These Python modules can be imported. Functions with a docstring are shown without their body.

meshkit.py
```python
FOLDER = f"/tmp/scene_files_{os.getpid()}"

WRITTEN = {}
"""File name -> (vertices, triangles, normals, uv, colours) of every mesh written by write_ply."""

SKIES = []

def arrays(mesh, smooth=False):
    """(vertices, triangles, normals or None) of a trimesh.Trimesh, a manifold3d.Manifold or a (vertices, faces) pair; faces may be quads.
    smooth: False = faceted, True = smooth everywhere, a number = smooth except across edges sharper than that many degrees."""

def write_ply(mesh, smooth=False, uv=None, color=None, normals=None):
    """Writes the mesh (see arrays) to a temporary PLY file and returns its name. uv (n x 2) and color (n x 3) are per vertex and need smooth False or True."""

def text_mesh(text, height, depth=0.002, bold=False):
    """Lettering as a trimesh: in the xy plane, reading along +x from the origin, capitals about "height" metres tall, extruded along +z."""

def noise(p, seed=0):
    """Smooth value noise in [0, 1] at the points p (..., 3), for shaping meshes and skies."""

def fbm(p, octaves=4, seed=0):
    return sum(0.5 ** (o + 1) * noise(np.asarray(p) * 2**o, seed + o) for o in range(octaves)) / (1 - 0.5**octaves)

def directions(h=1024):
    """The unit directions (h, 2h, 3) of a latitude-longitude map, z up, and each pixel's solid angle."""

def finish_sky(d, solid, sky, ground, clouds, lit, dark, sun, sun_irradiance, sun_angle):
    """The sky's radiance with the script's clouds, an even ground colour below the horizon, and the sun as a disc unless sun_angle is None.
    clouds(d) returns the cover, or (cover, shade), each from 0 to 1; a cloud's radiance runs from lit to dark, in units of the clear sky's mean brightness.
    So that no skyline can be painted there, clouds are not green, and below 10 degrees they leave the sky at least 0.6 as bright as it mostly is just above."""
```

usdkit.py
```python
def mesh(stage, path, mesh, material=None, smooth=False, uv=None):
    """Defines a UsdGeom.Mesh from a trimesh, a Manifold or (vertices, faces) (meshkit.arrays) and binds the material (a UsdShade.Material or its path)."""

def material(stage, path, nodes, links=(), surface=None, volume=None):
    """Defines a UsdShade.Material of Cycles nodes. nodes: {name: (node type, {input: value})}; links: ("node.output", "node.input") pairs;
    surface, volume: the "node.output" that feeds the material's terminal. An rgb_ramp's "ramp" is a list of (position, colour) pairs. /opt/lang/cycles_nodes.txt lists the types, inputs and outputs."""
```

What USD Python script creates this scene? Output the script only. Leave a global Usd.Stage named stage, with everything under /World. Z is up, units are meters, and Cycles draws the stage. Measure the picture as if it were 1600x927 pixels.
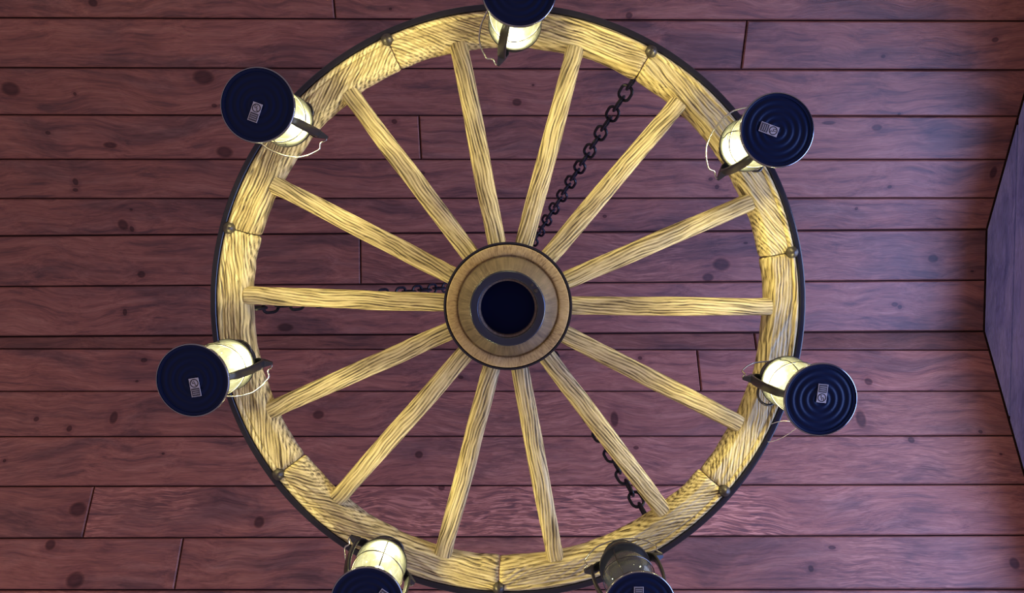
import math, numpy as np, trimesh, usdkit, meshkit
from pxr import Usd, UsdGeom, UsdLux, UsdShade, Gf, Sdf
from shapely.geometry import Polygon, box as sbox

stage = Usd.Stage.CreateInMemory()
UsdGeom.SetStageUpAxis(stage, UsdGeom.Tokens.z)
UsdGeom.SetStageMetersPerUnit(stage, 1.0)
UsdGeom.Xform.Define(stage, '/World')
UsdGeom.Scope.Define(stage, '/World/Looks')

# ------------------------------------------------------------------ camera, lights, exposure
F = 1200.0                       # focal length in pixels of the 1600 x 927 frame
CAM_Z = 1.6
TILT = math.atan((463.5 - 412.0) / F)     # the zenith stands at pixel (800, 412)
EXPOSURE = 0.0
LAMP = 980.0                    # radiance of a lantern's bulb
DOME = (0.108, 0.080, 0.092)
WINDOW = 2.6                     # sky seen through the gable window
BLUE_FILL = 11.5  # strength of the added blue uplight

cam = UsdGeom.Camera.Define(stage, '/World/Camera')
cam.CreateHorizontalApertureAttr(36.0)
cam.CreateVerticalApertureAttr(36.0 * 927 / 1600)
cam.CreateFocalLengthAttr(36.0 * F / 1600)
cam.CreateClippingRangeAttr(Gf.Vec2f(0.01, 100))
cam.CreateExposureAttr(EXPOSURE)
ca, sa = math.cos(TILT), math.sin(TILT)
cam.AddTransformOp().Set(Gf.Matrix4d(1, 0, 0, 0, 0, -ca, sa, 0, 0, -sa, -ca, 0, 0, 0, CAM_Z, 1))

dome = UsdLux.DomeLight.Define(stage, '/World/room_ambient')
dome.CreateColorAttr(Gf.Vec3f(*DOME)); dome.CreateIntensityAttr(1.0)


def ray(px, py):
    x, y = (px - 800) / F, (py - 463.5) / F
    return np.array([x, ca * y + sa, -sa * y + ca])


def at_h(px, py, h):
    """Point seen at the pixel, h metres above the camera."""
    r = ray(px, py)
    return r * (h / r[2]) + [0, 0, CAM_Z]


def on_plane(px, py, p0, n):
    r = ray(px, py)
    o = np.array([0, 0, CAM_Z])
    return o + r * (np.dot(np.asarray(p0) - o, n) / np.dot(r, n))


# ------------------------------------------------------------------ helpers
taken = {}


def numbered(parent, name):
    k = taken.get((parent, name), 0)
    taken[(parent, name)] = k + 1
    return f'{parent}/{name}' if k == 0 else f'{parent}/{name}_{k:03d}'


def tag(p, **kw):
    for k, v in kw.items():
        if v:
            p.SetCustomDataByKey(k, v)
    return p


def thing(name, label=None, category=None, group=None, kind=None, matrix=None, loc=None):
    x = UsdGeom.Xform.Define(stage, numbered('/World', name))
    if matrix is not None:
        x.AddTransformOp().Set(Gf.Matrix4d(*np.asarray(matrix, float).T.ravel().tolist()))
    elif loc is not None:
        x.AddTranslateOp().Set(Gf.Vec3d(*map(float, loc)))
    return tag(x.GetPrim(), label=label, category=category, group=group, kind=kind)


def part(name, mesh, mat, parent=None, smooth=False, label=None, rotz=None, kind=None, **kw):
    base = parent.GetPath().pathString if parent else '/World'
    m = usdkit.mesh(stage, numbered(base, name), mesh, M[mat] if isinstance(mat, str) else mat, smooth)
    if rotz is not None:
        m.AddRotateZOp().Set(float(rotz))
    return tag(m.GetPrim(), label=label, kind=kind, **kw)


def grid_mesh(P, close_u=False, close_v=False, cap_u=False):
    """P (nu, nv, 3) -> mesh of quads; cap_u closes both ends of u with a fan."""
    nu, nv = P.shape[:2]
    V = P.reshape(-1, 3)
    iu = np.arange(nu if close_u else nu - 1); iv = np.arange(nv if close_v else nv - 1)
    a, b = np.meshgrid(iu, iv, indexing='ij')
    a2, b2 = (a + 1) % nu, (b + 1) % nv
    q = np.stack([a * nv + b, a2 * nv + b, a2 * nv + b2, a * nv + b2], -1).reshape(-1, 4)
    f = np.vstack([q[:, [0, 1, 2]], q[:, [0, 2, 3]]])
    if cap_u:
        n = len(V)
        V = np.vstack([V, P[0].mean(0), P[-1].mean(0)])
        j = np.arange(nv); k = (j + 1) % nv
        f = np.vstack([f, np.stack([np.full(nv, n), j, k], 1),
                       np.stack([np.full(nv, n + 1), (nu - 1) * nv + k, (nu - 1) * nv + j], 1)])
    m = trimesh.Trimesh(V, f, process=False)
    if m.volume < 0:
        m.invert()
    return m


def lathe(prof, n=64, closed=True):
    prof = np.asarray(prof, float)
    t = np.linspace(0, 2 * np.pi, n, endpoint=False)
    P = np.stack([np.cos(t)[:, None] * prof[:, 0], np.sin(t)[:, None] * prof[:, 0], np.broadcast_to(prof[:, 1], (n, len(prof)))], -1)
    m = grid_mesh(P, close_u=True, close_v=closed)
    return m


def frames(path, closed=False, ref=(0, 0, 1)):
    path = np.asarray(path, float)
    if closed:
        t = np.roll(path, -1, 0) - np.roll(path, 1, 0)
    else:
        t = np.gradient(path, axis=0)
    t /= np.linalg.norm(t, axis=1, keepdims=True)
    n = np.asarray(ref, float) - t * (t @ np.asarray(ref, float))[:, None]
    n /= np.maximum(np.linalg.norm(n, axis=1, keepdims=True), 1e-9)
    return path, t, n, np.cross(t, n)


def tube(path, r, k=8, closed=False, ref=(0, 0, 1)):
    p, t, n, b = frames(path, closed, ref)
    a = np.linspace(0, 2 * np.pi, k, endpoint=False)
    rr = np.broadcast_to(np.asarray(r, float), (len(p),))
    P = p[:, None] + rr[:, None, None] * (n[:, None] * np.cos(a)[None, :, None] + b[:, None] * np.sin(a)[None, :, None])
    return grid_mesh(P, close_u=closed, close_v=True, cap_u=not closed)


def band(path, w, h, ref, k=14):
    """Flattened tube: w along b (across ref), h along ref."""
    p, t, n, b = frames(path, False, ref)
    a = np.linspace(0, 2 * np.pi, k, endpoint=False)
    c, s = np.cos(a), np.sin(a)
    c, s = np.sign(c) * np.abs(c) ** .6, np.sign(s) * np.abs(s) ** .6
    w = np.broadcast_to(np.asarray(w, float), (len(p),)); h = np.broadcast_to(np.asarray(h, float), (len(p),))
    P = p[:, None] + h[:, None, None] / 2 * n[:, None] * c[None, :, None] + w[:, None, None] / 2 * b[:, None] * s[None, :, None]
    return grid_mesh(P, close_v=True, cap_u=True)


def spline(pts, n):
    from scipy.interpolate import CubicSpline
    pts = np.asarray(pts, float)
    s = np.r_[0, np.cumsum(np.linalg.norm(np.diff(pts, axis=0), axis=1))]
    return CubicSpline(s, pts)(np.linspace(0, s[-1], n))


def polyround(pts, r=.25, n=5):
    """Polyline with rounded corners (fraction r of each side)."""
    pts = np.asarray(pts, float)
    out = [pts[0]]
    for a, b, c in zip(pts[:-2], pts[1:-1], pts[2:]):
        p, q = b + (a - b) * r, b + (c - b) * r
        for u in np.linspace(0, 1, n):
            out.append((1 - u) ** 2 * p + 2 * u * (1 - u) * b + u * u * q)
    return np.array(out + [pts[-1]])


def box(sx, sy, sz, c=(0, 0, 0)):
    m = trimesh.creation.box((sx, sy, sz)); m.apply_translation(c); return m


def join(*ms):
    return trimesh.util.concatenate(ms)


# ------------------------------------------------------------------ materials
M = {}


def mat(name, nodes, links=(), surface='p.BSDF'):
    M[name] = usdkit.material(stage, f'/World/Looks/{name}', nodes, links, surface)
    return M[name]


def flat(name, color, rough=.5, metal=0., spec=.5, bump=0, **kw):
    nodes = {'p': ('principled_bsdf', {'base_color': color, 'roughness': rough, 'metallic': metal, 'specular_ior_level': spec, **kw})}
    links = []
    if bump:
        nodes.update(tc=('texture_coordinate', {}), n=('noise_texture', {'scale': 140.0, 'detail': 4.0}), b=('bump', {'strength': bump, 'distance': .002}))
        links = [('tc.object', 'n.vector'), ('n.fac', 'b.height'), ('b.normal', 'p.normal')]
    return mat(name, nodes, links)


flat('hazed_black_paint', (.0015, .0095, .046), .42, spec=.17)  # navy lens haze is mixed into the black
flat('tyre_iron', (.016, .016, .027), .24, metal=.35, spec=.6, bump=.12)
flat('bolt_iron', (.075, .065, .06), .38, metal=.6, bump=.3)
flat('gun_metal', (.075, .080, .092), .28, metal=.8)
flat('bright_wire', (.55, .53, .50), .22, metal=1.)
flat('dark_wire', (.10, .095, .09), .3, metal=.9)
flat('rim_steel', (.26, .27, .30), .2, metal=1.)
flat('chain_black', (.006, .007, .018), .33, spec=.35)
flat('hub_iron', (.030, .035, .060), .30, metal=.4, bump=.15)
flat('hole_shade', (.003, .007, .045), .8, spec=.1)
flat('label_white', (.50, .50, .54), .5)
flat('label_ink', (.012, .012, .02), .6)
flat('label_grey', (.075, .075, .09), .6)
flat('groove_dark', (.05, .022, .020), .9, spec=.1)
flat('cobweb', (.75, .72, .72), .5)
flat('window_blue_glow', (.34, .34, .72), .5)  # frame carries the same blue glow in its colour as the wall boards

# lit globe: hazy glass glowing round the bulb inside it
mat('globe_lit', {
    'tc': ('texture_coordinate', {}),
    'n': ('noise_texture', {'scale': 38.0, 'detail': 3.0, 'distortion': 1.2}),
    'r': ('rgb_ramp', {'ramp': [(.3, (1.0, .92, .36)), (.5, (1.0, .95, .50)), (.7, (1.0, .97, .66))]}),
    's': ('map_range', {'from_min': .3, 'from_max': .7, 'to_min': .80, 'to_max': 1.25}),
    'e': ('emission', {}),
    't': ('transparent_bsdf', {'color': (.95, .94, .88)}),
    'h': ('mix_closure', {'fac': .45}),
    'g': ('glossy_bsdf', {'color': (1, 1, 1), 'roughness': .08}),
    'lw': ('layer_weight', {'blend': .5}), 'pw': ('math', {'math_type': 'power', 'value2': 4.0}), 'f': ('math', {'math_type': 'multiply_add', 'value2': .7, 'value3': .04}),
    'm': ('mix_closure', {})},
    [('tc.object', 'n.vector'), ('n.fac', 'r.fac'), ('n.fac', 's.value'), ('r.color', 'e.color'), ('s.result', 'e.strength'),
     ('e.emission', 'h.closure1'), ('t.BSDF', 'h.closure2'),
     ('lw.facing', 'pw.value1'), ('pw.value', 'f.value1'), ('f.value', 'm.fac'), ('h.closure', 'm.closure1'), ('g.BSDF', 'm.closure2')], 'm.closure')
mat('bulb_lit', {'e': ('emission', {'color': (1.0, .88, .36), 'strength': LAMP})}, [], 'e.emission')
mat('globe_clear', {
    't': ('transparent_bsdf', {'color': (.90, .92, .90)}),
    'd': ('diffuse_bsdf', {'color': (.55, .57, .58)}),
    'h': ('mix_closure', {'fac': .045}),
    'g': ('glossy_bsdf', {'color': (1, 1, 1), 'roughness': .03}),
    'lw': ('layer_weight', {'blend': .5}), 'pw': ('math', {'math_type': 'power', 'value2': 4.0}), 'f': ('math', {'math_type': 'multiply_add', 'value2': .7, 'value3': .04}),
    'm': ('mix_closure', {})},
    [('lw.facing', 'pw.value1'), ('pw.value', 'f.value1'), ('f.value', 'm.fac'), ('t.BSDF', 'h.closure1'), ('d.BSDF', 'h.closure2'), ('h.closure', 'm.closure1'), ('g.BSDF', 'm.closure2')], 'm.closure')
mat('pane_glass', {
    't': ('transparent_bsdf', {'color': (.95, .97, .98)}),
    'g': ('glossy_bsdf', {'color': (1, 1, 1), 'roughness': .02}),
    'lw': ('layer_weight', {'blend': .5}), 'pw': ('math', {'math_type': 'power', 'value2': 4.0}), 'f': ('math', {'math_type': 'multiply_add', 'value2': .7, 'value3': .04}),
    'm': ('mix_closure', {})},
    [('lw.facing', 'pw.value1'), ('pw.value', 'f.value1'), ('f.value', 'm.fac'), ('t.BSDF', 'm.closure1'), ('g.BSDF', 'm.closure2')], 'm.closure')


def carved_wood(name, along, slant, seed, lo=(.085, .058, .03), mid=(.55, .44, .22), hi=(.82, .70, .41), scale=165., depth=.006):
    """Antiqued carved wood: grooves run along local axis "along" turned by slant degrees; the dark glaze sits in the grooves."""
    sc = [1., 1., 1.]; sc['xyz'.index(along)] = .055
    nodes = {
        'tc': ('texture_coordinate', {}),
        'm0': ('mapping', {'rotation': (0, 0, math.radians(slant)), 'location': (seed * 3.7, seed * 1.9, seed)}),
        'w': ('noise_texture', {'scale': 7.0, 'detail': 2.0}),
        'ws': ('vector_math', {'math_type': 'subtract', 'vector2': (.5, .5, .5)}),
        'wk': ('vector_math', {'math_type': 'scale', 'scale': .022}),
        'wa': ('vector_math', {'math_type': 'add'}),
        'm': ('mapping', {'scale': tuple(sc)}),
        'n': ('noise_texture', {'scale': scale, 'detail': 3.0, 'roughness': .55, 'distortion': .25}),
        'wv': ('wave_texture', {'wave_type': 'bands', 'bands_direction': 'x' if along == 'y' else 'y', 'profile': 'sine', 'scale': scale * .30, 'distortion': 5.0, 'detail': 2.0, 'detail_scale': 1.3, 'detail_roughness': .6}),
        'wmr': ('map_range', {'from_min': 0., 'from_max': 1., 'to_min': .34, 'to_max': .62}),
        'mixw': ('mix_float', {'fac': .48}),
        'nf': ('noise_texture', {'scale': scale * 2.6, 'detail': 3.0, 'roughness': .6}),
        'mixn': ('mix_float', {'fac': .2}),
        'big': ('noise_texture', {'scale': 5.0, 'detail': 3.0}),
        'ramp': ('rgb_ramp', {'ramp': [(.375, lo), (.435, tuple(.5 * a + .5 * b for a, b in zip(lo, mid))), (.478, mid), (.565, hi), (.8, tuple(1.06 * a for a in hi))]}),
        'bigr': ('rgb_ramp', {'ramp': [(.3, (.66, .62, .55)), (.55, (1, 1, 1))]}),
        'mul': ('mix_color', {'blend_type': 'multiply', 'fac': .8}),
        'b': ('bump', {'strength': .9, 'distance': depth}),
        'p': ('principled_bsdf', {'roughness': .5, 'specular_ior_level': .35})}
    mat(name, nodes, [('tc.object', 'm0.vector'), ('m0.vector', 'w.vector'), ('w.color', 'ws.vector1'), ('ws.vector', 'wk.vector1'),
                      ('m0.vector', 'wa.vector1'), ('wk.vector', 'wa.vector2'), ('wa.vector', 'm.vector'), ('m.vector', 'n.vector'), ('m.vector', 'nf.vector'),
                      ('m.vector', 'wv.vector'), ('wv.fac', 'wmr.value'), ('n.fac', 'mixw.a'), ('wmr.result', 'mixw.b'), ('mixw.result', 'mixn.a'), ('nf.fac', 'mixn.b'), ('mixn.result', 'ramp.fac'), ('m0.vector', 'big.vector'), ('big.fac', 'bigr.fac'),
                      ('ramp.color', 'mul.a'), ('bigr.color', 'mul.b'), ('mul.result', 'p.base_color'),
                      ('mixn.result', 'b.height'), ('b.normal', 'p.normal')])


for i, s in enumerate((-14, 10, -8, 17, -18, 6, 12)):
    carved_wood(f'felloe_wood_{i}', 'y', s, i + 1)
for i in range(4):
    carved_wood(f'spoke_wood_{i}', 'x', (-3, 2, 4, -2)[i], i + 11, scale=175.)


def radial_wood(name, lo, mid, hi, scale, zk=3.):
    mat(name, {
        'tc': ('texture_coordinate', {}),
        'k': ('vector_math', {'math_type': 'multiply', 'vector2': (1, 1, 0)}),
        'u': ('vector_math', {'math_type': 'normalize'}),
        'z': ('vector_math', {'math_type': 'multiply', 'vector2': (zk, zk, zk)}),
        'a': ('vector_math', {'math_type': 'add'}),
        'n': ('noise_texture', {'scale': scale, 'detail': 5.0, 'roughness': .62}),
        'big': ('noise_texture', {'scale': 14.0, 'detail': 3.0}),
        'mx': ('mix_float', {'fac': .4}),
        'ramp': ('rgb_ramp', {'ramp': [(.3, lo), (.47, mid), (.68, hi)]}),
        'b': ('bump', {'strength': .5, 'distance': .002}),
        'p': ('principled_bsdf', {'roughness': .48, 'specular_ior_level': .4})},
        [('tc.object', 'k.vector1'), ('k.vector', 'u.vector1'), ('tc.object', 'z.vector1'), ('u.vector', 'a.vector1'), ('z.vector', 'a.vector2'),
         ('a.vector', 'n.vector'), ('tc.object', 'big.vector'), ('n.fac', 'mx.a'), ('big.fac', 'mx.b'), ('mx.result', 'ramp.fac'),
         ('ramp.color', 'p.base_color'), ('n.fac', 'b.height'), ('b.normal', 'p.normal')])


radial_wood('collar_wood', (.20, .12, .05), (.50, .36, .17), (.66, .51, .27), 26.)
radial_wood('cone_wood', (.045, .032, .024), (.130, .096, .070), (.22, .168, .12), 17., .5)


def plank_wood(name, seed, tone, knots=(), rough=0., axis='x', base=((.270, .098, .075), (.125, .052, .050), (.385, .165, .122))):
    """Red-stained pine boards: long grain, blotches of stain, knots at given places (x, y, rx, ry in metres)."""
    red, dark, pale = (np.array(c) for c in base)
    red, dark, pale = (tuple(np.clip(c * tone, 0, 1)) for c in (red, dark, pale))
    sc = (.55, 9., 9.) if axis == 'x' else (9., .55, 9.)
    st = (.35, 1.3, 1.3) if axis == 'x' else (1.3, .35, 1.3)
    nodes = {
        'tc': ('texture_coordinate', {}),
        'oi': ('object_info', {}),
        'os': ('math', {'math_type': 'multiply', 'value2': 37.0}),
        'oc': ('combine_xyz', {'z': seed * 5.3}),
        'ad': ('vector_math', {'math_type': 'add'}),
        'w': ('noise_texture', {'scale': 2.6, 'detail': 2.0}),
        'ws': ('vector_math', {'math_type': 'subtract', 'vector2': (.5, .5, .5)}),
        'wk': ('vector_math', {'math_type': 'scale', 'scale': .13}),
        'wa': ('vector_math', {'math_type': 'add'}),
        'm': ('mapping', {'scale': sc}),
        'n': ('noise_texture', {'scale': 5.0, 'detail': 7.0, 'roughness': .62, 'distortion': .35}),
        'mb': ('mapping', {'scale': st}),
        'nb': ('noise_texture', {'scale': 5.5, 'detail': 5.0, 'roughness': .6, 'distortion': .6}),
        'fine': ('noise_texture', {'scale': 26.0, 'detail': 3.0, 'roughness': .7}),
        'r1': ('rgb_ramp', {'ramp': [(.30, dark), (.47, red), (.62, tuple(.5 * (a + b) for a, b in zip(red, pale))), (.74, pale)]}),
        'rb': ('rgb_ramp', {'ramp': [(.36, (.44, .52, .66)), (.45, (.78, .82, .90)), (.53, (1, 1, 1)), (.68, (1.0, 1.0, 1.0))]}),
        'mul': ('mix_color', {'blend_type': 'multiply', 'fac': .85}),
        'rf': ('map_range', {'from_min': .35, 'from_max': .65, 'to_min': .80, 'to_max': 1.12}),
        'fm': ('vector_math', {'math_type': 'scale'}),
        'hmix': ('mix_float', {'fac': .45}),
        'b': ('bump', {'strength': .35, 'distance': .004}),
        'p': ('principled_bsdf', {'roughness': .46, 'specular_ior_level': .35})}
    links = [('oi.random', 'os.value1'), ('os.value', 'oc.x'), ('tc.object', 'ad.vector1'), ('oc.vector', 'ad.vector2'),
             ('ad.vector', 'w.vector'), ('w.color', 'ws.vector1'), ('ws.vector', 'wk.vector1'), ('ad.vector', 'wa.vector1'), ('wk.vector', 'wa.vector2'),
             ('wa.vector', 'm.vector'), ('m.vector', 'n.vector'), ('wa.vector', 'mb.vector'), ('mb.vector', 'nb.vector'), ('m.vector', 'fine.vector'),
             ('n.fac', 'r1.fac'), ('nb.fac', 'rb.fac'), ('r1.color', 'mul.a'), ('rb.color', 'mul.b'), ('fine.fac', 'rf.value'),
             ('mul.result', 'fm.vector1'), ('rf.result', 'fm.scale'), ('n.fac', 'hmix.a'), ('fine.fac', 'hmix.b'), ('hmix.result', 'b.height'), ('b.normal', 'p.normal')]
    last = 'fm.vector'
    if rough:                                     # saw-marked patches: rippled pale streaks
        nodes.update(wm=('mapping', {'scale': (6., 62., 6.)}),
                     wv=('noise_texture', {'scale': 2.2, 'detail': 4.0, 'roughness': .55, 'distortion': 1.1}),
                     rn=('noise_texture', {'scale': 1.6, 'detail': 2.0}),
                     rm=('map_range', {'from_min': .42, 'from_max': .60, 'to_min': 0., 'to_max': rough, 'clamp': True}),
                     wr=('rgb_ramp', {'ramp': [(.36, tuple(np.array(dark) * 1.0)), (.5, red), (.62, tuple(np.array(pale) * 1.32))]}),
                     mr=('mix_color', {'blend_type': 'mix'}))
        links += [('ad.vector', 'rn.vector'), ('rn.fac', 'rm.value'), ('wa.vector', 'wm.vector'), ('wm.vector', 'wv.vector'), ('wv.fac', 'wr.fac'),
                  ('rm.result', 'mr.fac'), (last, 'mr.a'), ('wr.color', 'mr.b')]
        last = 'mr.result'
    for i, (x, y, rx, ry) in enumerate(knots):
        nodes[f'ks{i}'] = ('vector_math', {'math_type': 'subtract', 'vector2': (x, y, 0)})
        nodes[f'kd{i}'] = ('vector_math', {'math_type': 'multiply', 'vector2': (1 / rx, 1 / ry, 0)})
        nodes[f'kn{i}'] = ('vector_math', {'math_type': 'scale', 'scale': 4.0})
        nodes[f'ka{i}'] = ('vector_math', {'math_type': 'add'})
        nodes[f'kl{i}'] = ('vector_math', {'math_type': 'length'})
        nodes[f'kr{i}'] = ('rgb_ramp', {'ramp': [(0, (.34, .27, .33)), (.28, (.27, .21, .27)), (.36, (.50, .42, .46)), (.44, (.86, .82, .84)), (.60, (.82, .80, .86)), (1, (1, 1, 1))]})
        nodes[f'km{i}'] = ('map_range', {'from_min': 0., 'from_max': 2.9, 'to_min': 0., 'to_max': 1., 'clamp': True})
        nodes[f'kx{i}'] = ('mix_color', {'blend_type': 'multiply', 'fac': 1.})
        links += [('tc.object', f'ks{i}.vector1'), (f'ks{i}.vector', f'kd{i}.vector1'), ('wk.vector', f'kn{i}.vector1'), (f'kd{i}.vector', f'ka{i}.vector1'),
                  (f'kn{i}.vector', f'ka{i}.vector2'), (f'ka{i}.vector', f'kl{i}.vector1'), (f'kl{i}.value', f'km{i}.value'), (f'km{i}.result', f'kr{i}.fac'),
                  (last, f'kx{i}.a'), (f'kr{i}.color', f'kx{i}.b')]
        last = f'kx{i}.result'
    links.append((last, 'p.base_color'))
    return mat(name, nodes, links)


# ------------------------------------------------------------------ the ceiling: a flat cap of boards between two slopes
H_RIDGE = 2.80
SEAMS = [(-220, -224), (-135, -136), (-52, -50), (28, 33), (106, 109.5), (180, 182), (249.5, 249.8), (311, 310), (369, 358.6), (448, 438), (526, 517.6),
         (544.5, 546.6), (611, 610.8), (682, 680.7), (760, 757), (841, 836.5), (922, 921.3), (1005, 1005), (1090, 1091), (1176, 1178)]
TOP_KINK, LOW_KINK = 8, 10
flat_n = np.array([0, 0, 1.0])
Z_RIDGE = CAM_Z + H_RIDGE


def slope_plane(k, tan):
    a, b = (at_h(0, SEAMS[k][0], H_RIDGE), at_h(1540, SEAMS[k][1], H_RIDGE))
    d = (b - a) / np.linalg.norm(b - a)
    s = np.array([0, np.sign(tan), -abs(tan)]); n = np.cross(d, s); n /= np.linalg.norm(n)
    return a, n if n[2] > 0 else -n


up_p = slope_plane(TOP_KINK, -.42)
lo_p = slope_plane(LOW_KINK, .52)
X_LEFT, X_WALL = -3.2, 0.0
r = ray(1540, 440); X_WALL = r[0] / r[2] * H_RIDGE


def seam_line(k, plane):
    a, b = on_plane(0, SEAMS[k][0], *plane), on_plane(1540, SEAMS[k][1], *plane)
    return lambda x: a + (b - a) * ((x - a[0]) / (b[0] - a[0]))


def plane_of(row):        # the board between seam row and row + 1
    if row < TOP_KINK:
        return up_p
    if row < LOW_KINK:
        return (np.array([0, 0, Z_RIDGE]), flat_n)
    return lo_p


def board(c, n, gap=.0022, cham=.0035, thick=.018):
    """c: four corners of the lower face in order, n the normal away from the room."""
    c = np.asarray(c, float); mid = c.mean(0)

    def inset(d):
        out = []
        for i in range(4):
            e1 = c[i] - c[i - 1]; e2 = c[(i + 1) % 4] - c[i]
            e1 /= np.linalg.norm(e1); e2 /= np.linalg.norm(e2)
            n1, n2 = np.cross(n, e1), np.cross(n, e2)
            if np.dot(n1, mid - c[i]) < 0: n1 = -n1
            if np.dot(n2, mid - c[i]) < 0: n2 = -n2
            out.append(c[i] + (n1 + n2) * d)
        return np.array(out)
    rings = [inset(gap + cham), inset(gap) + n * cham, inset(gap) + n * thick]
    V = np.vstack(rings); Fc = [[0, 1, 2], [0, 2, 3], [8, 10, 9], [8, 11, 10]]
    for k in (0, 4):
        for i in range(4):
            j = (i + 1) % 4
            Fc += [[k + i, k + 4 + i, k + 4 + j], [k + i, k + 4 + j, k + j]]
    m = trimesh.Trimesh(V, Fc, process=False)
    if m.volume < 0: m.invert()
    return m


KNOTS = {2: [(145, 4, 8, 6), (983, 24, 6, 5), (610, 14, 3, 2)],
         3: [(1380, 88, 4, 3), (1555, 62, 6, 4)],
         4: [(17, 139, 16, 11), (318, 120, 18, 11), (335, 165, 5, 3), (117, 147, 3, 3), (808, 160, 8, 6), (833, 133, 2.5, 2), (1405, 178, 3, 2)],
         5: [(75, 208, 5, 3), (172, 227, 12, 5), (352, 238, 14, 9), (616, 190, 5, 4), (1370, 199, 9, 5), (1295, 192, 12, 3)],
         6: [(118, 297, 5, 3), (118, 284, 5, 6), (660, 270, 5, 3), (1120, 292, 4, 4), (1110, 280, 4, 3), (1390, 292, 4, 3), (1552, 270, 6, 10)],
         7: [(192, 352, 9, 9), (206, 358, 4, 5), (945, 338, 4, 3), (1338, 326, 3, 3), (205, 328, 3, 2)],
         8: [(221, 429, 7, 6), (1127, 414, 15, 11), (1106, 434, 10, 7), (1165, 380, 4, 2), (1458, 404, 9, 7), (1519, 424, 3, 2)],
         9: [(195, 488, 4, 6), (446, 512, 14, 7), (1398, 476, 6, 4), (1406, 480, 4, 4), (995, 470, 4, 2)],
         10: [(640, 535, 4, 2)],
         11: [(225, 563, 6, 4), (214, 596, 3, 2), (1357, 597, 7, 6), (720, 590, 5, 3), (1000, 560, 4, 3)],
         12: [(57, 655, 5, 4), (177, 653, 7, 10), (108, 670, 5, 5), (498, 648, 10, 7), (1345, 655, 9, 14), (960, 655, 7, 12), (1532, 675, 4, 3)],
         13: [(655, 711, 7, 6), (1424, 688, 6, 5), (7, 720, 3, 3), (255, 709, 3, 2), (1564, 710, 3, 2), (994, 700, 5, 3)],
         14: [(122, 795, 15, 11), (405, 816, 9, 9), (803, 750, 6, 4), (690, 762, 6, 5), (131, 753, 3, 2), (850, 800, 4, 3)],
         15: [(79, 852, 9, 8), (118, 907, 16, 12), (1267, 889, 5, 5), (1585, 881, 9, 9), (1300, 856, 7, 3), (700, 880, 4, 3)],
         16: [(400, 960, 9, 7), (1100, 970, 8, 6)]}
BUTTS = {3: [1163], 5: [656], 8: [563], 10: [1180], 11: [1092], 14: [138], 15: [279], 6: [-180], 7: [-260], 12: [-140], 2: [520]}
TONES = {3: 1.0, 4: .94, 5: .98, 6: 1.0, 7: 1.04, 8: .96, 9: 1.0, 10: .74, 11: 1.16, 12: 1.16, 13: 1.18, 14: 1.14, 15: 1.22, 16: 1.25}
ROUGH = {12: .35, 13: .35, 14: 1.0, 15: .55, 8: .35, 16: .5}

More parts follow.
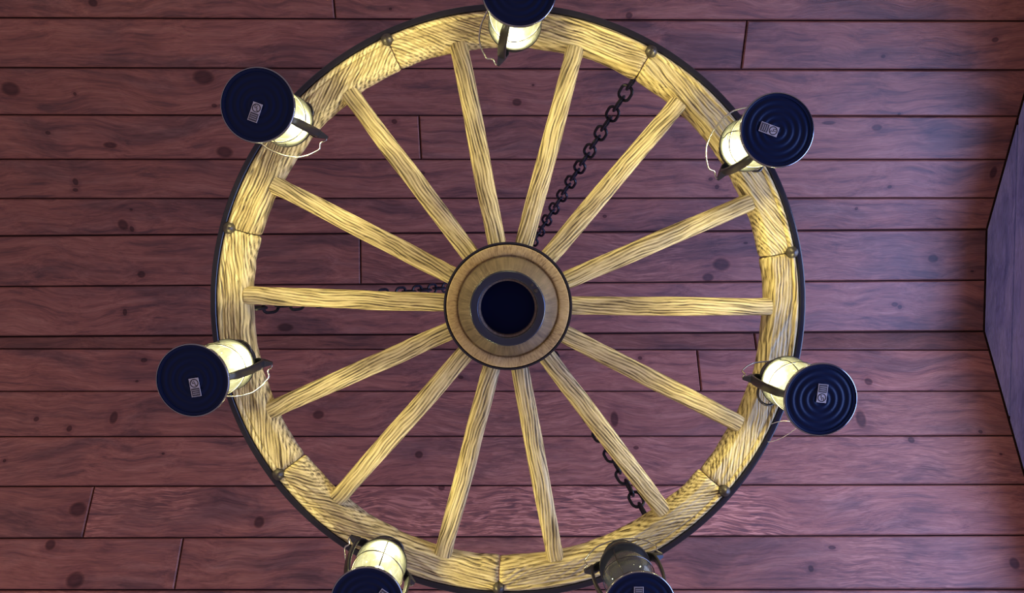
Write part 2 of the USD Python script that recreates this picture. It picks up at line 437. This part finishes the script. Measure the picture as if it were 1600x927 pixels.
ceiling = thing('ceiling', kind='structure', label='ceiling of red-stained knotty pine boards in a shallow vault', category='ceiling')
for row in range(len(SEAMS) - 1):
    pl = plane_of(row)
    A, B = seam_line(row, pl), seam_line(row + 1, pl)
    kn = []
    for (px, py, rx, ry) in KNOTS.get(row, []):
        q = on_plane(px, py, *pl); s = (q[2] - CAM_Z) / F
        kn.append((q[0], q[1], rx * s * .8, ry * s * .8))
    xs = [X_LEFT]
    for px in BUTTS.get(row, []):
        xs.append(on_plane(px, sum(SEAMS[row] + SEAMS[row + 1]) / 4, *pl)[0])
    xs.append(X_WALL)
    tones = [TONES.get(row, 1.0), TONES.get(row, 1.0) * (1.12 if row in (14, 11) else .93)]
    for i, (x0, x1) in enumerate(zip(xs[:-1], xs[1:])):
        rough = ROUGH.get(row, 0) * (1 if i == len(xs) - 2 else .2)
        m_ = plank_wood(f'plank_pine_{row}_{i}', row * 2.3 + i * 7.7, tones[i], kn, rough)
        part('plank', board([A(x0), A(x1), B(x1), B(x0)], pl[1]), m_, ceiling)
deck = []
for k0, k1, pl in ((0, TOP_KINK, up_p), (TOP_KINK, LOW_KINK, plane_of(8)), (LOW_KINK, len(SEAMS) - 1, lo_p)):
    A, B = seam_line(k0, pl), seam_line(k1, pl)
    off = np.array([0, 0, .0115])
    c = np.array([A(X_LEFT), A(X_WALL + .05), B(X_WALL + .05), B(X_LEFT)]) + off
    deck.append(trimesh.Trimesh(np.vstack([c, c + [0, 0, .03]]), [[0, 2, 1], [0, 3, 2], [4, 5, 6], [4, 6, 7], [0, 1, 5], [0, 5, 4], [1, 2, 6], [1, 6, 5], [2, 3, 7], [2, 7, 6], [3, 0, 4], [3, 4, 7]], process=False))
part('roof_deck', join(*deck), 'groove_dark', ceiling)

# gable wall on the right, horizontal boards, with a window below the frame's edge
wall = thing('wall_right', kind='structure', label='gable wall of boards coloured with blue glow, closing the vault on the right', category='wall')
yk = [seam_line(k, plane_of(min(k, len(SEAMS) - 2)))(X_WALL) for k in (0, TOP_KINK, LOW_KINK, len(SEAMS) - 1)]
prof = [(yk[0][1], 0), (yk[0][1], yk[0][2]), (yk[1][1], yk[1][2]), (yk[2][1], yk[2][2]), (yk[3][1], yk[3][2]), (yk[3][1], 0)]
gable = Polygon(prof)
WIN = gable.buffer(-.205, join_style=2).intersection(sbox(-.45, 2.25, 1.55, 4.3))
plank_wood('wall_pine_blue_glow', 91., 1., (), 0, axis='y', base=((.36, .36, .80), (.26, .26, .66), (.44, .44, .88)))  # blue daylight and lens glare are put into the board colour
tops = [Z_RIDGE + .05, 4.245]
while tops[-1] > .2:
    tops.append(tops[-1] - .172)


def extrude_x(poly, x0, t):
    m = trimesh.creation.extrude_polygon(poly, t, engine='earcut')
    v = m.vertices.copy()
    m2 = trimesh.Trimesh(np.c_[x0 + v[:, 2], v[:, 0], v[:, 1]], m.faces, process=False)
    if m2.volume < 0: m2.invert()
    return m2


inner = gable.buffer(-.004)
for a, b in zip(tops[:-1], tops[1:]):
    g = inner.intersection(sbox(-9, b + .0035, 9, a - .0035)).difference(WIN)
    for q in getattr(g, 'geoms', [g]):
        if q.area > 1e-4:
            part('plank', extrude_x(q, X_WALL, .018), 'wall_pine_blue_glow', wall)
part('wall_backing', extrude_x(gable.difference(WIN), X_WALL + .0115, .05), 'groove_dark', wall)

win = thing('window_1', kind='structure', label='small gable window in the right wall', category='window')
light_hole = WIN.buffer(-.05, join_style=2)
part('window_frame', extrude_x(WIN.difference(light_hole), X_WALL - .005, .075), 'window_blue_glow', win)
part('glazing_bar', extrude_x(light_hole.intersection(sbox(.535, 0, .565, 9)), X_WALL, .05), 'window_blue_glow', win)
part('pane', extrude_x(light_hole.intersection(sbox(-9, 0, .535, 9)), X_WALL + .02, .004), 'pane_glass', win)
part('pane', extrude_x(light_hole.intersection(sbox(.565, 0, 9, 9)), X_WALL + .02, .004), 'pane_glass', win)
sun = UsdLux.RectLight.Define(stage, '/World/window_daylight')
sun.CreateWidthAttr(1.9); sun.CreateHeightAttr(1.86)
sun.CreateColorAttr(Gf.Vec3f(.70, .78, 1.0)); sun.CreateIntensityAttr(WINDOW)
# the light faces its local -z; turn that to world -x
sun.AddTransformOp().Set(Gf.Matrix4d(0, 0, 1, 0, 0, 1, 0, 0, -1, 0, 0, 0, 0, 0, 0, 1).GetTranspose() * Gf.Matrix4d().SetTranslate(Gf.Vec3d(X_WALL + .12, .55, 3.185)))

blue_fill = UsdLux.RectLight.Define(stage, '/World/yard_light')  # unseen uplight, added to turn the right of the ceiling blue
blue_fill.CreateWidthAttr(1.8); blue_fill.CreateHeightAttr(3.2)
blue_fill.CreateColorAttr(Gf.Vec3f(.20, .36, 1.0)); blue_fill.CreateIntensityAttr(BLUE_FILL)
d_ = np.array([-.6, 0, .8]); e_ = np.array([0, 1., 0])
blue_fill.AddTransformOp().Set(Gf.Matrix4d(*np.cross(e_, -d_), 0, *e_, 0, *(-d_), 0, X_WALL + 1.35, .72, 1.9, 1))

# ------------------------------------------------------------------ the wagon wheel
WC = np.array([-.00867, .0899, CAM_Z + 1.65])
wheel = thing('wagon_wheel_chandelier', 'large wooden wagon wheel with fourteen spokes and black iron tyre hung under the ceiling', 'wagon wheel', loc=WC)
JOINTS = [40.7, 91.9, 143.6, 195.5, 245.6, 299.4, 349.4]
SPOKES = [.4, 27.2, 53.0, 79.5, 104.6, 131.4, 156.0, 182.05, 207.4, 233.3, 259.4, 284.7, 310.3, 337.0]


def felloe(a0, a1, seed):
    """One segment of the rim, local +x through its middle."""
    half = math.radians(a1 - a0) / 2
    n = 110
    th = np.linspace(-half + .0012, half - .0012, n)
    inner_side = [(.566, .047), (.561, .044), (.5590, .036), (.5590, .026), (.5610, .0175), (.5655, .0085), (.5705, .0030)]
    face = [(x, 0.) for x in np.linspace(.5745, .6115, 22)]
    outer = [(.6135, .0022), (.6155, .0012), (.6185, -.0022), (.6225, -.0026), (.6258, .0005), (.6265, .006), (.6265, .047)]
    sec = np.array(inner_side + face + outer)
    P = np.zeros((n, len(sec), 3))
    rr = np.broadcast_to(sec[:, 0], (n, len(sec))).copy(); zz = np.broadcast_to(sec[:, 1], (n, len(sec))).copy()
    T = np.broadcast_to(th[:, None], rr.shape)
    X, Y = rr * np.cos(T), rr * np.sin(T)
    ang = math.radians((-12, 9, -7, 14, -15, 6, 11)[seed % 7])
    u = -X * math.sin(ang) + Y * math.cos(ang); v = X * math.cos(ang) + Y * math.sin(ang)
    g = meshkit.fbm(np.stack([u * 9, v * 105, np.full_like(u, seed * 7.1)], -1), 3, seed)
    on = np.zeros(len(sec)); on[len(inner_side):len(inner_side) + len(face)] = 1; on[:len(inner_side)] = .35
    zz += on * (np.abs(g - .5) * -.010 + .0012)
    wob = meshkit.fbm(np.stack([T * 14, rr * 0, np.full_like(T, seed * 3.)], -1), 3, seed + 40) - .5
    near = np.zeros(len(sec)); near[:len(inner_side) + 2] = 1
    rr += near * wob * .0055
    # eased ends at the joints
    for i, (d, e) in enumerate(((.0045, .004), (.001, .001))):
        for s in (i, n - 1 - i):
            zz[s, :len(inner_side) + len(face) + 4] += d; rr[s, :6] += e
    P[..., 0], P[..., 1], P[..., 2] = rr * np.cos(T), rr * np.sin(T), zz
    return grid_mesh(P, close_v=True, cap_u=True)


for i in range(7):
    a0, a1 = JOINTS[i], JOINTS[(i + 1) % 7] + (360 if i == 6 else 0)
    part('felloe', felloe(a0, a1, i), f'felloe_wood_{i}', wheel, smooth=50, rotz=(a0 + a1) / 2)

tyre_prof = [(.627, .0465), (.627, .000), (.629, -.0022), (.6372, -.0022), (.6402, -.0002), (.6416, .0035), (.6416, .044), (.640, .0465)]
part('iron_tyre', lathe(tyre_prof, 220), 'tyre_iron', wheel, smooth=40, label='black iron tyre round the rim')

for a in JOINTS:
    t = math.radians(a)
    dome_ = [(0.0001, -.0105), (.004, -.0098), (.0085, -.007), (.0120, -.002), (.0136, .003), (.0138, .010), (.0001, .010)]
    b_ = lathe(dome_, 28); b_.apply_translation((.6205 * math.cos(t), .6205 * math.sin(t), -.0015))
    part('bolt', b_, 'bolt_iron', wheel, smooth=40)


def spoke(seed):
    n, k = 90, 26
    x = np.linspace(.108, .570, n)
    u = (x - x[0]) / (x[-1] - x[0])
    w = .0193 + .0016 * np.sin(np.pi * u) - .0012 * u + .0014 * np.clip((u - .93) / .05, 0, 1)
    h = .0205 + .001 * np.sin(np.pi * u)
    a = np.linspace(0, 2 * np.pi, k, endpoint=False)
    c, s = np.cos(a), np.sin(a)
    c, s = np.sign(c) * np.abs(c) ** .62, np.sign(s) * np.abs(s) ** .62
    U = np.broadcast_to(x[:, None], (n, k))
    g = meshkit.fbm(np.stack([U * 8, np.broadcast_to(c * 2.2, (n, k)), np.broadcast_to(s * 2.2, (n, k)) + seed * 9.], -1), 3, seed) - .5
    b = meshkit.fbm(np.stack([U * 7, U * 0, U * 0 + seed * 4.3], -1), 2, seed + 20) - .5
    f = 1 + .16 * g
    P = np.stack([U, w[:, None] * c * f + b * .0035, .0215 + h[:, None] * s * f], -1)
    return grid_mesh(P, close_v=True, cap_u=True)


for i, a in enumerate(SPOKES):
    part('spoke', spoke(i + 1), f'spoke_wood_{i % 4}', wheel, smooth=50, rotz=a)

hub = part('hub', lathe([(.055, .13), (.112, .13), (.124, .05), (.1305, .045), (.1305, -.034), (.1290, -.039), (.1255, -.0405), (.1110, -.0405), (.1080, -.0385), (.1065, -.033), (.0985, -.033), (.055, -.033)], 128), 'collar_wood', wheel, smooth=35, label='pale wood collar of the hub')
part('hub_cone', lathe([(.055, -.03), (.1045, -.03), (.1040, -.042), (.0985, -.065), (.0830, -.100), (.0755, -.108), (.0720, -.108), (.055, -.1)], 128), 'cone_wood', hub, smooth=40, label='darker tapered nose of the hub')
part('hub_band', lathe([(.1310, .012), (.1350, .012), (.1356, .008), (.1356, -.034), (.1348, -.0385), (.1312, -.0390)], 128), 'tyre_iron', hub, smooth=40, label='black iron hoop round the hub')
part('nose_ring', lathe([(.0755, -.098), (.0765, -.108), (.0755, -.1135), (.0735, -.1150), (.0625, -.1140), (.0600, -.1120), (.0590, -.1060), (.0590, -.070), (.058, -.070), (.058, -.098)], 128), 'hub_iron', hub, smooth=40, label='dark iron ring on the hub nose')
part('axle_hole', lathe([(.0001, -.071), (.0585, -.071), (.0585, -.060), (.0001, -.060)], 64), 'hole_shade', hub, label='dark disc coloured as the shade inside the axle hole')  # navy disc stands in for the shade deep in the hole
t_ = math.radians(-32)
part('locking_pin', join(lathe([(.0001, -.1215), (.003, -.121), (.0042, -.118), (.0042, -.110), (.0001, -.110)], 16).apply_translation((.0665 * math.cos(t_), .0665 * math.sin(t_), .002)),
                        lathe([(.0001, -.1195), (.0025, -.119), (.0032, -.116), (.0032, -.110), (.0001, -.110)], 16).apply_translation((.068 * math.cos(t_ - .2), .068 * math.sin(t_ - .2), .002))), 'bolt_iron', hub, smooth=40)

# ------------------------------------------------------------------ chains and ceiling hook
APEX = np.array([WC[0], WC[1] - .03, CAM_Z + 2.66])


def link_mesh(L, W, r):
    """Stadium link along local x, flat in xy."""
    s = (L - W) / 2
    a = np.linspace(-np.pi / 2, np.pi / 2, 9)
    R = W / 2 - r
    path = np.vstack([np.c_[s + R * np.cos(a), R * np.sin(a)], np.c_[-s - R * np.cos(a), -R * np.sin(a)]])
    return tube(np.c_[path, np.zeros(len(path))], r, 8, closed=True)


LINK = link_mesh(.050, .035, .0036)
CH = [(57.1, 'black iron chain behind the spokes at lower right'), (178.9, 'black iron chain partly hidden behind the left horizontal spoke'), (299.25, 'black iron chain hanging clear between spokes at upper right')]
for ang, lab in CH:
    t = math.radians(ang)
    p0 = WC + [.578 * math.cos(t), .578 * math.sin(t), .066]
    p1 = APEX + np.array([.03 * math.cos(t), .03 * math.sin(t), -.015])
    u = np.linspace(0, 1, 400)
    path = p0 + (p1 - p0) * u[:, None]; path[:, 2] -= .10 * 4 * u * (1 - u) * .5
    s = np.r_[0, np.cumsum(np.linalg.norm(np.diff(path, axis=0), axis=1))]
    n = int(s[-1] / .0362)
    ch = thing('hanging_chain', lab, 'chain', loc=p0)
    # (the eye that the first link sits in is a part of the wheel)
    eye_ring = tube(np.c_[.010 * np.cos(np.linspace(0, 2 * np.pi, 16, endpoint=False)), np.zeros(16), .010 * np.sin(np.linspace(0, 2 * np.pi, 16, endpoint=False)) + .058], .003, 8, closed=True, ref=(0, 1, 0))
    shank = tube([(0, 0, .030), (0, 0, .049)], .0035, 8, ref=(1, 0, 0))
    e = join(eye_ring, shank); e.apply_transform(trimesh.transformations.rotation_matrix(t, (0, 0, 1))); e.apply_translation((.584 * math.cos(t), .584 * math.sin(t), 0))
    part('chain_eye', e, 'chain_black', wheel, smooth=40)
    for i in range(n):
        c = np.array([np.interp((i + .5) * s[-1] / n, s, path[:, k]) for k in range(3)])
        c2 = np.array([np.interp((i + .7) * s[-1] / n, s, path[:, k]) for k in range(3)])
        tx = (c2 - c) / np.linalg.norm(c2 - c)
        ref = np.array([0, 0, CAM_Z]) - c; ref /= np.linalg.norm(ref)
        nz = ref - tx * (ref @ tx); nz /= np.linalg.norm(nz)
        ny = np.cross(nz, tx)
        spin = math.radians(12 if i % 2 else 100)
        y2 = math.cos(spin) * ny + math.sin(spin) * nz; z2 = np.cross(tx, y2)
        m_ = LINK.copy(); m_.vertices = m_.vertices @ np.array([tx, y2, z2]) + (c - p0)
        part('chain_link', m_, 'chain_black', ch, smooth=40)

hook = thing('ceiling_hook', 'dark iron eye plate on the ceiling ridge above the wheel hub', 'hook', loc=(APEX[0], APEX[1], Z_RIDGE))
part('mounting_plate', lathe([(.0001, 0.), (.0001, -.008), (.045, -.008), (.05, -.004), (.05, 0.)], 40), 'chain_black', hook, smooth=40)
a_ = np.linspace(0, 2 * np.pi, 28, endpoint=False)
part('eye', join(tube([(0, 0, -.006), (0, 0, -.085)], .006, 10, ref=(1, 0, 0)), tube(np.c_[.032 * np.cos(a_), .032 * np.sin(a_), 0 * a_ - .15], .006, 8, closed=True),
                 tube(np.c_[.034 * np.cos(a_), 0 * a_, .034 * np.sin(a_) - .117], .005, 8, closed=True, ref=(0, 1, 0))), 'chain_black', hook, smooth=40)

# ------------------------------------------------------------------ the seven lanterns
BASE_H = 1.39
HOOD_Z = .215


def lantern(base_px, hood_px, ear, bail_deg, ring, lab_off, lab_up, label, lit=True, label_on=True):
    b = at_h(*base_px, BASE_H)
    if hood_px is None:
        zt = np.array([0, 0, 1.0])
    else:
        hp = at_h(*hood_px, BASE_H + HOOD_Z); zt = hp - b; zt /= np.linalg.norm(zt)
    ex = np.array([ear[0], ear[1], 0.]); ex -= zt * (ex @ zt); ex /= np.linalg.norm(ex); ey = np.cross(zt, ex)
    Mx = np.eye(4); Mx[:3, 0], Mx[:3, 1], Mx[:3, 2], Mx[:3, 3] = ex, ey, zt, b
    L = thing('hurricane_lantern', label, 'lantern', matrix=Mx)
    # fuel tank: pressed underside with concentric ridges
    und = [(.0001, .0035)]
    for rr in np.linspace(.004, .0625, 120):
        z = .0030 + .0009 * math.sin(2 * math.pi * (rr - .004) / .0128) ** 1
        if rr > .060: z = .0022
        und.append((rr, z))
    tank = part('tank', lathe(und + [(.0645, .001), (.0660, .002), (.0664, .005), (.0640, .008), (.0575, .018), (.0500, .028), (.0420, .037), (.0330, .046), (.0260, .051), (.0001, .053)], 96), 'hazed_black_paint', L, smooth=35)
    part('tank_rim', lathe([(.0655, .0005), (.0672, .0010), (.0680, .0030), (.0676, .0055), (.0662, .0062), (.0655, .004)], 96), 'rim_steel', tank, smooth=60, label='bright rolled rim of the tank')
    burner = part('burner', lathe([(.0001, .050), (.0215, .050), (.0215, .058), (.0255, .060), (.0275, .072), (.0330, .074), (.0330, .0775), (.0001, .0775)], 48), 'gun_metal', L, smooth=35)
    part('burner_cone', lathe([(.0001, .0775), (.017, .0775), (.015, .086), (.008, .092), (.0001, .093)], 32), 'bright_wire', burner, smooth=40)
    kd = math.radians(198)
    kp = np.array([math.cos(kd), math.sin(kd), 0])
    part('wick_knob', join(tube([kp * .026 + [0, 0, .064], kp * .070 + [0, 0, .062]], .0013, 8), tube([kp * .070 + [0, 0, .062], kp * .073 + [0, 0, .062]], .006, 14)), 'bright_wire', burner, smooth=40)
    out = [(.0310, .0775), (.0385, .084), (.0455, .096), (.0490, .110), (.0500, .122), (.0485, .136), (.0450, .150), (.0400, .162), (.0375, .170)]
    out = spline(out, 26)
    if lit:
        part('globe', lathe(np.vstack([out]), 56, closed=False), 'globe_lit', L, smooth=35, label='glowing glass globe')
        part('bulb', lathe(spline([(.0001, .140), (.008, .137), (.0125, .128), (.011, .113), (.007, .102), (.0065, .094), (.0001, .094)], 24), 24), 'bulb_lit', L, smooth=40)
    else:
        inn = out[::-1] - [.0016, 0]
        part('globe', lathe(np.vstack([out, inn]), 56), 'globe_clear', L, smooth=35, label='unlit clear glass globe')
        part('bulb', lathe(spline([(.0001, .128), (.008, .126), (.0125, .117), (.011, .104), (.007, .095), (.0065, .090), (.0001, .090)], 24), 24), 'globe_clear', L, smooth=40)
    # hood with vented cap
    hood = part('hood', lathe([(.0370, .168), (.0485, .1655), (.0525, .1665), (.0535, .170), (.0510, .178), (.0440, .188), (.0370, .194), (.0350, .214), (.0385, .216), (.0390, .219), (.0310, .228), (.0180, .236), (.0001, .239), (.0001, .180), (.0330, .180)], 64), 'gun_metal', L, smooth=35)
    hs = []
    for k in range(18):
        a = 2 * math.pi * (k + .5) / 18
        o = trimesh.creation.icosphere(subdivisions=1, radius=.0022); o.apply_translation((.0362 * math.cos(a), .0362 * math.sin(a), .204)); hs.append(o)
    part('vent_hole', join(*hs), 'label_ink', hood, smooth=True, kind='stuff')
    # air tubes with ears
    for sgn in (1, -1):
        pts = polyround([(.046, 0, .031), (.0600, 0, .056), (.0675, 0, .105), (.0685, 0, .158), (.0655, 0, .186), (.050, 0, .200), (.034, 0, .207)], .32, 5) * [sgn, 1, 1]
        ref = (0, 1, 0)
        s_ = np.linspace(0, 1, len(pts))
        tb = part('air_tube', band(pts, .0075, np.interp(s_, [0, .12, .6, .85, 1], [.013, .0165, .0175, .020, .015]), ref), 'gun_metal', L, smooth=35)
        ear_ = np.array([(.064, -.0085, .176), (.064, .0085, .176), (.064, .0085, .195), (.064, -.0085, .195), (.084, -.0025, .184), (.084, .0025, .184), (.084, .0025, .190), (.084, -.0025, .190)]) * [sgn, 1, 1]
        part('ear', trimesh.convex.convex_hull(ear_), 'gun_metal', tb)
    # wire guard crossing the globe
    a = np.linspace(0, 2 * np.pi, 48, endpoint=False)
    gw = [tube(np.c_[.0520 * np.cos(a), .0520 * np.sin(a), .112 + .010 * np.cos(2 * a)], .0011, 6, closed=True)]
    for q in (70, 250):
        qa = math.radians(q); d = np.array([math.cos(qa), math.sin(qa), 0])
        gw.append(tube(spline([d * .036 + [0, 0, .072], d * .050 + [0, 0, .094], d * .053 + [0, 0, .122], d * .050 + [0, 0, .150], d * .047 + [0, 0, .168]], 16), .0011, 6, ref=(-d[1], d[0], 0)))
    part('globe_guard', join(*gw), 'dark_wire', L, smooth=50)
    # bail: bent wire swung down to one side
    bt = math.radians(bail_deg)
    pl = [(.081, 0.), (.0835, .006), (.074, .016), (.079, .028), (.064, .046), (.046, .060), (.018, .068)]
    pl = pl + [(-x, y) for x, y in pl[::-1]]
    pl = polyround(pl, .28, 4)
    P = np.c_[pl[:, 0], pl[:, 1] * math.sin(bt), .187 + pl[:, 1] * math.cos(bt)]
    part('bail', tube(P, .00165, 8, ref=(0, -math.cos(bt), math.sin(bt))), 'bright_wire', L, smooth=50, label='bright bent wire bail')
    # carrying ring flopped to the other side of the cap
    ra = np.linspace(0, 2 * np.pi, 32, endpoint=False)
    rw = Mx[:3, :3].T @ np.array([ring[0], ring[1], 0.]) * (BASE_H + .2) / F
    rd = rw[:2] / np.linalg.norm(rw[:2])
    R_ = np.c_[rw[0] + ring[2] * np.cos(ra), rw[1] + ring[2] * np.sin(ra), 0 * ra]
    R_[:, 2] = .203 - .25 * (R_[:, :2] @ rd - .03)
    part('top_ring', tube(R_, .0026, 8, closed=True), 'dark_wire', L, smooth=50)
    # hook that holds the cap under the rim
    part('hanger_hook', tube(spline([(0, 0, .236), (.004, 0, .243), (.006, 0, .250), (.001, 0, .257), (0, 0, .268)], 16), .0022, 8, ref=(0, 1, 0)), 'dark_wire', L, smooth=50)
    # printed label under the tank
    if label_on:
        Rw = Mx[:3, :3].T
        u = Rw @ np.array([lab_up[0], lab_up[1], 0]); u[2] = 0; u /= np.linalg.norm(u)
        r_ = np.array([-u[1], u[0], 0]); nn = np.cross(r_, u)
        s = BASE_H / F
        o = Rw @ np.array([lab_off[0] * s, lab_off[1] * s, 0]); o[2] = .0014

        def put(m, z):
            m = m.copy(); v = m.vertices; m.vertices = o + np.outer(v[:, 0], r_) + np.outer(v[:, 1], u) + np.outer(v[:, 2] + z, nn); return m
        lb = part('label', put(box(.0180, .0345, .0014), 0.), 'label_white', L, label='small white printed label under the tank')
        ca_ = np.linspace(0, 2 * np.pi, 32, endpoint=False)
        ring = grid_mesh(np.stack([np.c_[k_ * np.cos(ca_), k_ * np.sin(ca_) + .0078, 0 * ca_ + z_] for k_, z_ in ((.0078, 0), (.0078, .0003), (.0064, .0003), (.0064, 0))], 1), close_u=True, close_v=True)
        part('printed_circle', put(ring, .0007), 'label_ink', lb)
        U = meshkit.text_mesh('U', .0052, .0003, bold=True); U.apply_translation((-.0044, .0073, 0))
        Lm = meshkit.text_mesh('L', .0052, .0003, bold=True); Lm.apply_translation((.0004, .0033, 0))
        part('printed_letters', put(join(U, Lm), .0007), 'label_ink', lb)
        part('printed_block', put(box(.0150, .0145, .0003, (0, -.0088, .00015)), .0007), 'label_grey', lb)
        for k in range(3):
            part('printed_line', put(box((.0125, .0110, .0125)[k], .0009, .0003, (0, -.0050 - .0036 * k, .00045)), .0007), 'label_white', lb)
    return L


lantern((402, 164), (459, 194), (.92, .38), 96, (20, -17, .018), (-4, 11), (.34, -.94), 'lit black lantern left of the wheel top, at upper left of the rim')
lantern((811, -17), (803, 52), (-.40, .92), 78, (16, -6, .018), (4, -16), (0, 1), 'lit black lantern at the top of the wheel, cut by the upper edge')
lantern((1215, 203), (1153, 233), (-.60, .80), 92, (24, 27, .013), (-13, -1), (.93, .33), 'lit black lantern at the upper right of the rim with its wire bail swung out')
lantern((300, 595), (371, 564), (1., 0.), 100, (8, -16, .024), (4, 11), (-.15, -.99), 'lit black lantern on the left side of the rim, lowest on the left')
lantern((1283, 625), (1216, 590), (-.998, -.04), 24, (-19, 23, .024), (2, -10), (-.10, 1.), 'lit black lantern on the right side of the rim beside the cobweb strands')
lantern((573, 942), (601, 866), (-.79, -.61), -85, (14, -12, .022), (22, -6), (-.6, .85), 'lit black lantern at lower left, cut by the bottom edge of the photo')
lantern((1000, 949), (971, 872), (-.98, .2), 22, (-2, -14, .024), (-2, -18), (0, 1), 'unlit black lantern with clear glass globe at the bottom right of the rim', lit=False)

# ------------------------------------------------------------------ cobweb strands beside the right-hand lantern
for (pa, ha, pb, hb, sag, lab) in (((1246, 668), 1.44, (1199, 691), 1.652, .006, 'longer pale cobweb strand running from right lantern down to the tyre'),
                                   ((1240, 660), 1.45, (1205, 663), 1.652, -.004, 'shorter pale cobweb strand between right lantern and the tyre')):
    A, B = at_h(*pa, ha), at_h(*pb, hb)
    u = np.linspace(0, 1, 12)[:, None]
    P = A + (B - A) * u; P[:, 1] += (sag * 4 * u * (1 - u))[:, 0]
    part('cobweb_strand', tube(P, .0007, 5, ref=(1, 0, 0)), 'cobweb', None, smooth=50, label=lab, category='cobweb')
